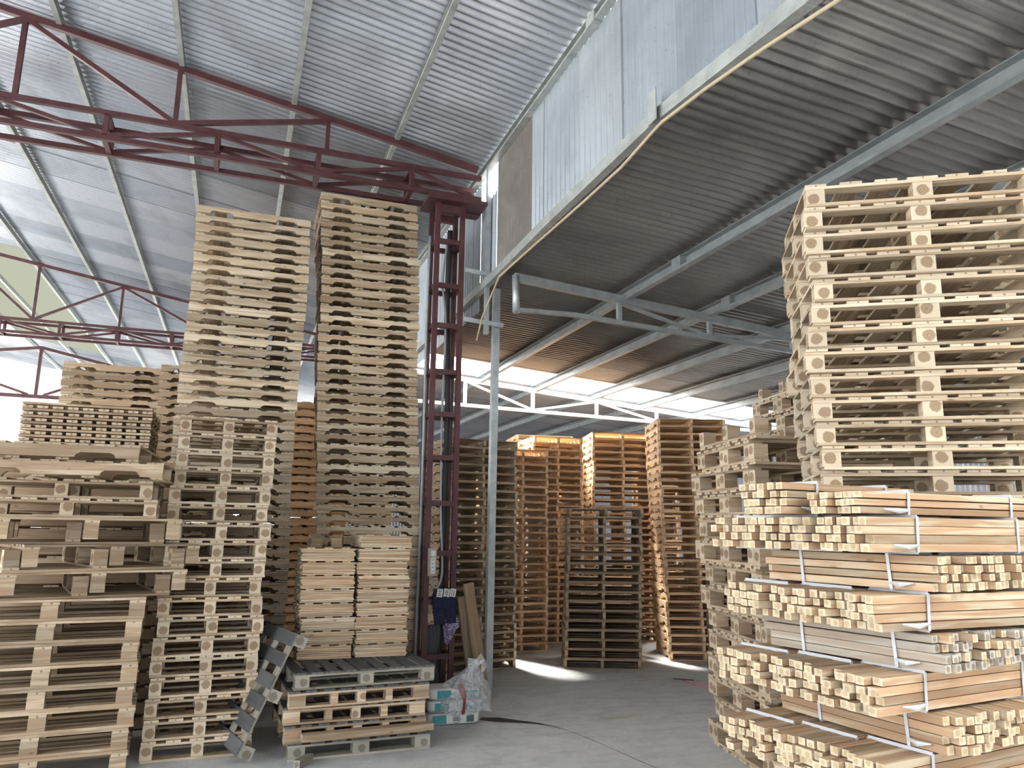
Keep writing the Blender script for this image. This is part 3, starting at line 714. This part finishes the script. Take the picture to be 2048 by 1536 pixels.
# G: two stacks of short boards in bundles
def board_bundle(x, y, z, w, hgt, yaw, label, group, rows=7, d=.62):
    e = empty('board_bundle', (x, y, z), math.radians(yaw)); tag(e, label, 'board bundle', group)
    t = hgt / rows
    for r in range(rows):
        m = MB(); m.box((rnd(-.008, .008), -d / 2 + .045 + rnd(-.008, .006), r * t + t / 2), (w + rnd(-.01, .006), .09, t * rnd(.82, .96)), 0, Matrix.Rotation(math.radians(rnd(-.5, .5)), 4, 'Y')); link('board', m.mesh('board', T['stick' if random.random() < .6 else 'pale']), e)
    m = MB()
    for r in range(rows):
        for q in range(1, 6): m.box((rnd(-.012, .012), -d / 2 + .045 + q * .104 + rnd(-.005, .005), r * t + t / 2), (w + rnd(-.02, .01), .098, t * .92), 0)
    link('rear_boards', m.mesh('rear_boards', T['tan']), e)
    m = MB()
    for q in range(3): m.box((-w / 2 + .08 + q * (w / 2 - .08), 0, hgt + .005), (.07, d * .98, .0095), 1)
    link('spacer', m.mesh('spacer', T['tan']), e)
zt = ZH + .001
for s_, (gx, lbl) in enumerate([(.60 + .235, 'left'), (.60 + .715, 'right')]):
    n = 8 if s_ == 0 else 9
    for i in range(n):
        hh = .108
        board_bundle(gx + .02 + rnd(-.012, .012) - (.012 * (i if s_ == 0 else 0)) * .3, 7.05 + rnd(-.01, .01) + .3, zt + i * (hh + .0115), .465, hh, rnd(-.8, .8), 'bundle of short sawn boards, %s of the %s board stack before the column' % (ordw(n - i), lbl), 'short board bundles in the %s stack' % lbl)
for k, (px, rz) in enumerate([(.72, 20), (.93, -15)]):
    m = MB(); m.box((0, 0, .045), (.10, .10, .09), 0, Matrix.Rotation(.35, 4, 'X'))
    tag(link('wood_offcut', m.mesh('wood_offcut', T['brown']), None, (px, 7.25, zt + 8 * .1195 + .012), (0, 0, math.radians(rz))), ['left', 'right'][k] + ' wedge-shaped brown offcut lying on the left board stack', 'offcut')

# ------------------------------------------------------------------ W: tied bundles of sticks
STRAP = simple('white_plastic_strap', (.60, .62, .66), .35)
def stick_bundle(corner, az, length, w, h, label, tonek, dirx, rough=.035):
    """corner: near bottom corner; sticks run along az, width goes along az+90*dirx"""
    e = empty('stick_bundle', corner, math.radians(az)); tag(e, label, 'timber bundle', 'tied timber bundles at the right')
    nx = max(3, round(w / .047)); nz = max(3, round(h / .036)); cw = w / nx; ch = h / nz
    for i in range(nx):
        for j in range(nz):
            m = MB(); L = length * rnd(.965, 1.0); s0 = rnd(-rough, rough)
            y = dirx * (i + .5) * cw; zz = (j + .5) * ch
            M = Matrix.Translation((length / 2 + s0, y, zz)) @ Matrix.Rotation(math.radians(rnd(-3, 3) if 0 < j < nz - 1 else 0), 4, 'X')
            M = M @ Matrix.Rotation(rnd(-.003, .003), 4, 'Z')
            m.box((0, 0, 0), (L, cw * rnd(.78, .97), ch * rnd(.78, .97)), 0, M)
            link('stick', m.mesh('stick', T[tonek if random.random() < .75 else 'stick']), e)
    for f in (.22, .74):
        m = MB(); x = length * f; p = .004
        a = [(x, -p * dirx, -.0005), (x + .01, -p * dirx, h + p), (x, dirx * (w + p), h + p), (x - .01, dirx * (w + p), -.0005), (x, -p * dirx, -.0005)]
        for q in range(4): m.bar(a[q], a[q + 1], .015, .003, up=(0, 1, 0) if q in (1, 3) else (0, 1, 0))
        link('strap', m.mesh('strap', [STRAP]), e)
    m = MB(); m.tube([(length * .22, -.008 * dirx, h * .2), (length * .16, -.02 * dirx, h * .16), (length * .10, -.012 * dirx, h * .22)], [.006, .012, .003], 6); link('strap_tail', m.mesh('strap_tail', [STRAP]), e)
    return e
# odd layers run right (az ~10), even layers run left-back (az ~100)
zt = 1.99; hL = .165
lay = []
azR, azL = 6, 98
PO = Vector((2.50, 2.50)); PE = Vector((2.80, 2.44))
z = 1.98
layer = 0
names = ['top', 'second', 'third', 'fourth', 'fifth', 'sixth', 'seventh', 'eighth', 'ninth']
bw = .30
zz = [1.715, 1.553, 1.391, 1.229, 1.067, .905, .743]
rotv = [0, 2, -3, 4, 1, -5, 2, 0]
def dirv(a): return Vector((math.cos(math.radians(a)), math.sin(math.radians(a))))
for li, zb in enumerate(zz):
    for q in range(3):
        side = ['front', 'middle', 'rear'][q]
        if li % 2 == 0:
            az = azR + rotv[li] + rnd(-1, 1); c = PO + dirv(azR + 90) * (q * (bw + .012)) + Vector((rnd(-.02, .02), 0)) - dirv(azR) * .0
            stick_bundle((c.x, c.y, zb), az, [1.35, 1.0, .72][q], bw - .01, .150, 'pale strapped stick bundle running right, %s one in the %s layer from top' % (side, names[li]), 'stick', 1)
        else:
            az = azL + rotv[li] * .6 + rnd(-1, 1); c = PE + dirv(azL - 90) * (q * (bw + .012)) + Vector((rnd(-.015, .015), 0))
            stick_bundle((c.x, c.y, zb), az, [.92, .74, .5][q], bw - .01, .150, 'strapped stick bundle with ends facing right, %s one in the %s layer from top' % (side, names[li]), 'greystick' if li in (3,) else 'stick', -1)
# upper rear bundle on the top layer
c = PO + dirv(azR + 90) * .05
stick_bundle((c.x + .02, c.y, 1.877), azR - 1, 1.4, .30, .10, 'pale strapped stick bundle lying highest at the front', 'stick', 1)
c = PO + dirv(azR + 90) * .38
stick_bundle((c.x - .06, c.y, 1.877), azR + 3, 1.0, .28, .15, 'pale strapped stick bundle lying highest at the rear', 'stick', 1)
# pallets carrying the timber
vW = [k_block(.85, .62, .146, T['pale'], n=7, t=.018, bw=.1, bd=.1)]
for i in range(5):
    c = cornerpos((2.56, 2.54), 6, .85, .62)
    place(vW[0], (c[0], c[1], i * .1466), (0, 0, math.radians(6)), 'pale block pallet, %s of the pallets under the tied timber' % ordw(5 - i), 'pallets under the tied timber', name='block_pallet')
# diagonal loose straps
for k, (a, b_) in enumerate([((2.12, 3.05, .72), (2.47, 2.66, 1.20))]):
    pass

# ------------------------------------------------------------------ things at the column
# power strip with cable
e = empty('power_strip', (2.045, 8.07, 1.28)); tag(e, 'beige power strip with four sockets fixed to the red column', 'power strip')
m = MB(); m.box((0, 0, .14), (.095, .03, .29), 2, ends=False); link('board', m.mesh('board', [simple('beige_plastic', (.42, .37, .30), .6)]), e)
wp = simple('white_plastic', (.85, .86, .86), .4)
m = MB(); m.box((.006, -.022, .105), (.048, .018, .165), 2, ends=False); sk = link('socket_block', m.mesh('socket_block', [wp]), e)
m = MB()
for k in range(4):
    for dx in (-.009, .009): m.box((.006 + dx, -.032, .045 + k * .04), (.006, .004, .012), 2, ends=False)
link('slots', m.mesh('slots', [DARK]), sk)
m = MB(); m.box((.006, -.022, .232), (.046, .018, .06), 2, ends=False); link('switch', m.mesh('switch', [wp]), e)
def cable(pts, r, label, mat=CABLE, name='cable'):
    P = [Vector(p) for p in pts]; out = []
    for i in range(len(P) - 1):
        a = P[max(i - 1, 0)]; b = P[i]; c = P[i + 1]; d = P[min(i + 2, len(P) - 1)]
        for k in range(6):
            t = k / 6; out.append(.5 * ((2 * b) + (c - a) * t + (2 * a - 5 * b + 4 * c - d) * t * t + (3 * b - a - 3 * c + d) * t ** 3))
    out.append(P[-1]); m = MB(); m.tube(out, r, 8); return tag(link(name, m.mesh(name, [mat], True)), label, 'cable')
cable([(2.14, 8.2, 5.1), (2.10, 8.2, 4.6), (2.15, 8.2, 4.1), (2.14, 8.2, 3.0), (2.16, 8.2, 2.0), (2.17, 8.15, 1.6), (2.16, 8.07, 1.3), (2.11, 8.05, 1.16), (2.06, 8.05, 1.18), (2.045, 8.06, 1.275)], .013, 'long grey cable hanging inside the red column to the power strip')
cable([(2.20, 8.3, 5.3), (2.19, 8.3, 4.2), (2.23, 8.3, 3.2), (2.22, 8.3, 1.2), (2.20, 8.3, .05)], .035, 'thick dark pipe rising inside the red column', DARK, 'pipe')
cable([(1.955, 8.3, 5.2), (1.95, 8.3, 4.0), (1.96, 8.3, 2.5), (1.95, 8.3, .03)], .018, 'grey pipe running up the left side of the red column', GREYST, 'pipe')

# shorts hanging on the column
NAVY = simple('navy_cloth', (.012, .014, .045), .9, 0, (.02, .022, .06), 30)
e = empty('shorts', (2.19, 8.03, .78)); tag(e, 'navy shorts with white lettered waistband hanging on the red column', 'shorts')
def cloth(name, outline, zs, depth, mats, parent, folds=2, amp=.007):
    """closed cloth tube: outline(z)->(x0,x1); front and back sheets joined at the sides"""
    n = 22; V = []; F = []
    for z in zs:
        a, b = outline(z)
        for k in range(2 * n):
            t = (k if k <= n else 2 * n - k) / n; x = a + (b - a) * t; sgn = -1 if k <= n else 1
            y = sgn * depth * math.sqrt(max(0, 1 - (2 * t - 1) ** 2)) + amp * math.sin(t * folds * PI * 2 + z * 9)
            V.append((x, y, z))
    for i in range(len(zs) - 1):
        for k in range(2 * n):
            j = (k + 1) % (2 * n); F.append((i * 2 * n + k, i * 2 * n + j, (i + 1) * 2 * n + j, (i + 1) * 2 * n + k))
    F.append([k for k in range(2 * n)]); F.append([(len(zs) - 1) * 2 * n + k for k in reversed(range(2 * n))])
    me = bpy.data.meshes.new(name); me.from_pydata(V, [], F)
    for m in mats: me.materials.append(m)
    me.polygons.foreach_set('use_smooth', [True] * len(me.polygons)); me.update(); return link(name, me, parent)
zs = [i * .02 for i in range(10)]
cloth('trouser_leg', lambda z: (-.11 - z * .12, .015), [-.0 + z * 1.0 for z in zs], .028, [NAVY], e)
cloth('trouser_leg', lambda z: (.0, .135 - z * .05), [.01 + z * 1.0 for z in zs], .028, [NAVY], e)
cloth('seat', lambda z: (-.135, .128), [.165 + i * .02 for i in range(8)], .032, [NAVY], e)
cloth('waistband', lambda z: (-.13, .125), [.305, .32, .345, .36], .031, [NAVY], e, folds=3, amp=.005)
def text_mesh(s, size, mat):
    cu = bpy.data.curves.new('t', 'FONT'); cu.body = s; cu.size = size; cu.extrude = .0015; cu.align_x = 'CENTER'; cu.align_y = 'CENTER'
    o = bpy.data.objects.new('t', cu); COL.objects.link(o); dg = bpy.context.evaluated_depsgraph_get(); me = bpy.data.meshes.new_from_object(o.evaluated_get(dg))
    bpy.data.objects.remove(o); me.materials.clear(); me.materials.append(mat); return me
for k, (s, x) in enumerate([('SHI', -.07), ('HBL', .005), ('GC', .075)]):
    m = MB(); m.box((0, 0, 0), (.062, .004, .085), 2, ends=False)
    p = link('band_patch', m.mesh('band_patch', [simple('patch_white', (.75, .75, .74), .8)]), e, (x, -.046, .325), (0, math.radians(8), 0)); p['label'] = 'white patch with dark letters'
    l = link('lettering', text_mesh(s, .05, DARK), p, (0, -.004, 0), (PI / 2, math.radians(-90), 0))
def floral():
    m, nt, b = new_mat('floral_cloth'); g = G(nt); tc = g.n('ShaderNodeTexCoord').outputs['Object']
    v = g.n('ShaderNodeTexVoronoi'); v.inputs['Scale'].default_value = 55; nt.links.new(tc, v.inputs['Vector'])
    c = g.mix(g.ramp(v.outputs['Distance'], [(.3, 0.0), (.45, 1.0)]), (.62, .58, .68), (.16, .12, .24)); nt.links.new(c, b.inputs['Base Color']); b.inputs['Roughness'].default_value = .9; return m
e = empty('cloth_rag', (2.27, 8.05, .58)); tag(e, 'purple patterned rag hanging below the navy shorts', 'cloth')
cloth('fabric', lambda z: (-.06 - z * .15, -.02 + z * .62 if z < .16 else .10), [.0 + i * .02 for i in range(14)], .025, [floral()], e, 3, .014)
e = empty('cloth_rag', (2.10, 8.24, .03)); tag(e, 'dark grey cloth sheet hanging inside the foot of the red column', 'cloth')
cloth('fabric', lambda z: (-.05, .09 + .02 * math.sin(z * 12)), [i * .06 for i in range(13)], .03, [simple('grey_cloth', (.09, .10, .10), .9)], e, 3, .015)
# planks leaning behind the column
def plank(p, q, w, t, label, tn='brown'):
    p, q = Vector(p), Vector(q); o = p.copy(); m = MB(); d = (q - p); x = d.normalized(); y = Vector((1, .25, 0)).normalized(); n = x.cross(y).normalized(); y = n.cross(x)
    M = Matrix.Translation(d / 2) @ Matrix((y, n, x)).transposed().to_4x4(); m.box((0, 0, 0), (w, t, d.length), 2, M)
    tag(link('leaning_plank', m.mesh('leaning_plank', T[tn]), None, o), label, 'plank', 'planks leaning beside the red column')
plank((2.64, 7.98, .03), (2.44, 8.02, 1.20), .12, .03, 'front dark plank leaning between the red column and the grey post')
plank((2.56, 8.10, .03), (2.40, 8.12, 1.05), .10, .03, 'rear dark plank leaning between the red column and the grey post')

# plastic bag over three white packs
e = empty('wrapped_packs', (2.08, 7.25, 0), math.radians(-4)); tag(e, 'clear plastic bag tied with red string over white and teal packs', 'bag')
PACK = simple('white_pack', (.72, .73, .71), .5, 0, (.6, .61, .6), 12); TEAL = simple('teal_print', (.03, .22, .25), .5, 0, (.06, .34, .36), 40)
def pillow(name, c, d, mat, parent, puff=.35, seed=0, lump=.0):
    bm = bmesh.new(); bmesh.ops.create_cube(bm, size=1); bmesh.ops.subdivide_edges(bm, edges=bm.edges[:], cuts=9, use_grid_fill=True)
    for v in bm.verts:
        p = v.co * 2; k = 6
        r = (abs(p.x) ** k + abs(p.y) ** k + abs(p.z) ** k) ** (1 / k)
        q = p / max(r, 1e-6); q *= max(abs(p.x), abs(p.y), abs(p.z))
        w = lump * (math.sin(p.x * 9 + seed) * math.cos(p.y * 7 + p.z * 8 + seed) + .6 * math.sin(p.z * 13 + p.x * 5 + seed * 2))
        v.co = Vector((c[0] + q.x * d[0] / 2 * (1 + w), c[1] + q.y * d[1] / 2 * (1 + w), c[2] + q.z * d[2] / 2 * (1 + w * .7)))
    me = bpy.data.meshes.new(name); bm.to_mesh(me); bm.free(); me.materials.append(mat); me.polygons.foreach_set('use_smooth', [True] * len(me.polygons)); return link(name, me, parent)
for k in range(3):
    pk = pillow('pack', (-.01, 0, .055 + k * .108), (.50, .30, .106), PACK, e, seed=k)
    m = MB(); m.box((-.15 + .02 * k, -.151, .055 + k * .108), (.13, .004, .07), 0, ends=False); link('teal_label', m.mesh('teal_label', [TEAL]), pk)
    m = MB(); m.box((.14, -.151, .055 + k * .108), (.12 if k else .07, .004, .06), 0, ends=False); link('teal_label', m.mesh('teal_label', [simple('dark_green_print', (.06, .12, .11), .5) if k == 0 else TEAL]), pk)
    if k == 0:
        m = MB(); n = 28
        for a in range(n):
            t0, t1 = 2 * PI * a / n, 2 * PI * (a + 1) / n; m.bar((.01 + .036 * math.cos(t0), -.153, .055 + .036 * math.sin(t0)), (.01 + .036 * math.cos(t1), -.153, .055 + .036 * math.sin(t1)), .003, .005, up=(0, 1, 0))
        for zz_ in (.042, .055, .068): m.box((.01, -.153, zz_), (.05, .003, .006), 0, ends=False)
        link('round_emblem', m.mesh('round_emblem', [DARK]), pk)
def film():
    m = bpy.data.materials.new('clear_film'); m.use_nodes = True; nt = m.node_tree; nt.nodes.clear(); g = G(nt)
    o = g.n('ShaderNodeOutputMaterial'); t = g.n('ShaderNodeBsdfTransparent'); gl = g.n('ShaderNodeBsdfPrincipled'); gl.inputs['Base Color'].default_value = (.75, .78, .82, 1); gl.inputs['Roughness'].default_value = .12
    lw = g.n('ShaderNodeLayerWeight'); lw.inputs[0].default_value = .35
    nz = g.noise(g.n('ShaderNodeTexCoord').outputs['Object'], 14, 5, 1.5)
    b = g.n('ShaderNodeBump'); b.inputs['Strength'].default_value = .9; b.inputs['Distance'].default_value = .03; nt.links.new(nz, b.inputs['Height']); nt.links.new(b.outputs[0], gl.inputs['Normal'])
    f = g.math('ADD', g.math('MULTIPLY', lw.outputs['Facing'], .45), g.math('MULTIPLY', g.ramp(nz, [(.45, 0.0), (.65, 1.0)]), .35), clamp=True)
    f = g.math('ADD', f, .26, clamp=True)
    x = g.n('ShaderNodeMixShader'); nt.links.new(f, x.inputs[0]); nt.links.new(t.outputs[0], x.inputs[1]); nt.links.new(gl.outputs[0], x.inputs[2]); nt.links.new(x.outputs[0], o.inputs[0]); return m
FILM = film()
def bagmesh():
    V = []; F = []; n = 48; R = 26
    for i in range(R):
        t = i / (R - 1)
        z = .10 + .40 * t
        for k in range(n):
            a = 2 * PI * k / n
            cx_ = .04 + .10 * t ** 2; rx = .30 * math.cos(t * PI / 2) ** .45 * (1 - .08 * t); ry = .21 * math.cos(t * PI / 2) ** .45
            fold = 1 + .05 * math.sin(a * 9 + t * 5) * (.3 + t) + .03 * math.sin(a * 17 - t * 9)
            zz_ = z - (.10 * t * (1 - math.cos(a)) * .5) + .02 * math.sin(a * 5 + t * 7)
            x = cx_ + rx * fold * math.cos(a); y = ry * fold * math.sin(a)
            if math.cos(a) > 0 and t < .6: x += .05 * math.cos(a) * (1 - t)
            V.append((x, y, zz_ + (.05 * max(0, math.cos(a - .4)) ** 3 if t > .5 else 0)))
    for i in range(R - 1):
        for k in range(n):
            j = (k + 1) % n; F.append((i * n + k, i * n + j, (i + 1) * n + j, (i + 1) * n + k))
    me = bpy.data.meshes.new('film'); me.from_pydata(V, [], F); me.materials.append(FILM); me.polygons.foreach_set('use_smooth', [True] * len(F)); me.update(); return me
link('film', bagmesh(), e)
bm = bmesh.new()
pts = [(.12, .0, .44), (.2, -.02, .50), (.26, -.01, .56), (.30, 0, .50), (.27, .02, .42)]
me = ribbon('film_peak', [(p[0], p[2], .05 - .02 * abs(i - 2)) for i, p in enumerate(pts)], 0, FILM); bm.free()
pk = link('film_peak', me, e, (0, -.03, 0), (PI / 2, 0, 0))
REDS = simple('red_string', (.30, .04, .04), .6)
m = MB()
for k in range(5): m.tube([(.05 + k * .006, -.20, .10), (.055 + k * .004, -.235, .22), (.03 + k * .012, -.235, .28), (.0 + k * .012, -.20, .37)], .003, 5)
link('red_tie', m.mesh('red_tie', [REDS]), e)

# things on the floor
tag(link('floor_crack', ribbon('floor_crack', [(2.36, 7.26, .05), (2.50, 7.18, .085), (2.66, 7.06, .05), (2.82, 6.93, .025), (2.92, 6.80, .008), (3.0, 6.60, .003), (3.06, 6.3, .005), (3.10, 6.05, .002), (3.15, 5.7, .005), (3.2, 5.4, .003)], .002, CRACK)), 'dark broken crack in the concrete floor right of the plastic bag', 'crack')
m = MB(); P = [(6.02, 8.55, .006), (6.0, 8.42, .006), (6.05, 8.36, .006), (6.02, 8.28, .006), (6.12, 8.18, .006), (6.22, 8.05, .006), (6.27, 8.06, .006)]
P = [(x - .75, y - .25, z) for x, y, z in P]
m.tube(P, .006, 5); tag(link('string', m.mesh('string', [simple('pink_string', (.6, .15, .18), .7)])), 'red string lying on the concrete floor before the right stacks', 'string')
m = MB(); m.tube([(5.2, 8.4, .008), (5.4, 8.25, .008)], .006, 5); tag(link('twig', m.mesh('twig', [DARK])), 'short dark stick on the floor beside the red string', 'stick')
me = ribbon('paper', [(3.55, 6.90, .012), (3.62, 6.93, .03), (3.74, 6.92, .02), (3.84, 6.95, .03), (3.88, 6.96, .01)], .004, simple('yellow_paper', (.62, .55, .38), .8))
tag(link('paper_scrap', me), 'small yellowish scrap flattened on the concrete floor', 'scrap')

# ------------------------------------------------------------------ LIGHT, WORLD, CAMERA
w = bpy.data.worlds.new('sky'); S.world = w; w.use_nodes = True; nt = w.node_tree; nt.nodes.clear()
o = nt.nodes.new('ShaderNodeOutputWorld'); bg = nt.nodes.new('ShaderNodeBackground'); nt.links.new(bg.outputs[0], o.inputs[0])
bg.inputs[0].default_value = (.93, .97, 1.0, 1); bg.inputs[1].default_value = 2.2
sun = bpy.data.lights.new('sun', 'SUN'); sun.energy = 46; sun.angle = math.radians(9); sun.color = (1, .95, .87)
so = bpy.data.objects.new('sun', sun); COL.objects.link(so)
d = Vector((.20, -.75, -1.2)).normalized(); so.rotation_euler = d.to_track_quat('-Z', 'Y').to_euler()
cam = bpy.data.cameras.new('camera'); co = bpy.data.objects.new('camera', cam); COL.objects.link(co); S.camera = co
cam.sensor_fit = 'HORIZONTAL'; cam.sensor_width = 36; cam.lens = 1500 / 2048 * 36; cam.clip_start = .05; cam.clip_end = 300
right = Vector((.93887201, -.34401974, .01302943)); fwd = Vector((.33564891, .92312989, .18753938)); up = right.cross(fwd)
M = Matrix((right, up, -fwd)).transposed().to_4x4(); M.translation = (0, 0, 1.8); co.matrix_world = M
S.view_settings.view_transform = 'Standard'; S.view_settings.look = 'None'; S.view_settings.gamma = 1; S.view_settings.use_curve_mapping = False
S.view_settings.exposure = 1.15
S.cycles.max_bounces = 10; S.cycles.diffuse_bounces = 3; S.cycles.transparent_max_bounces = 24
S.cycles.sample_clamp_indirect = 8
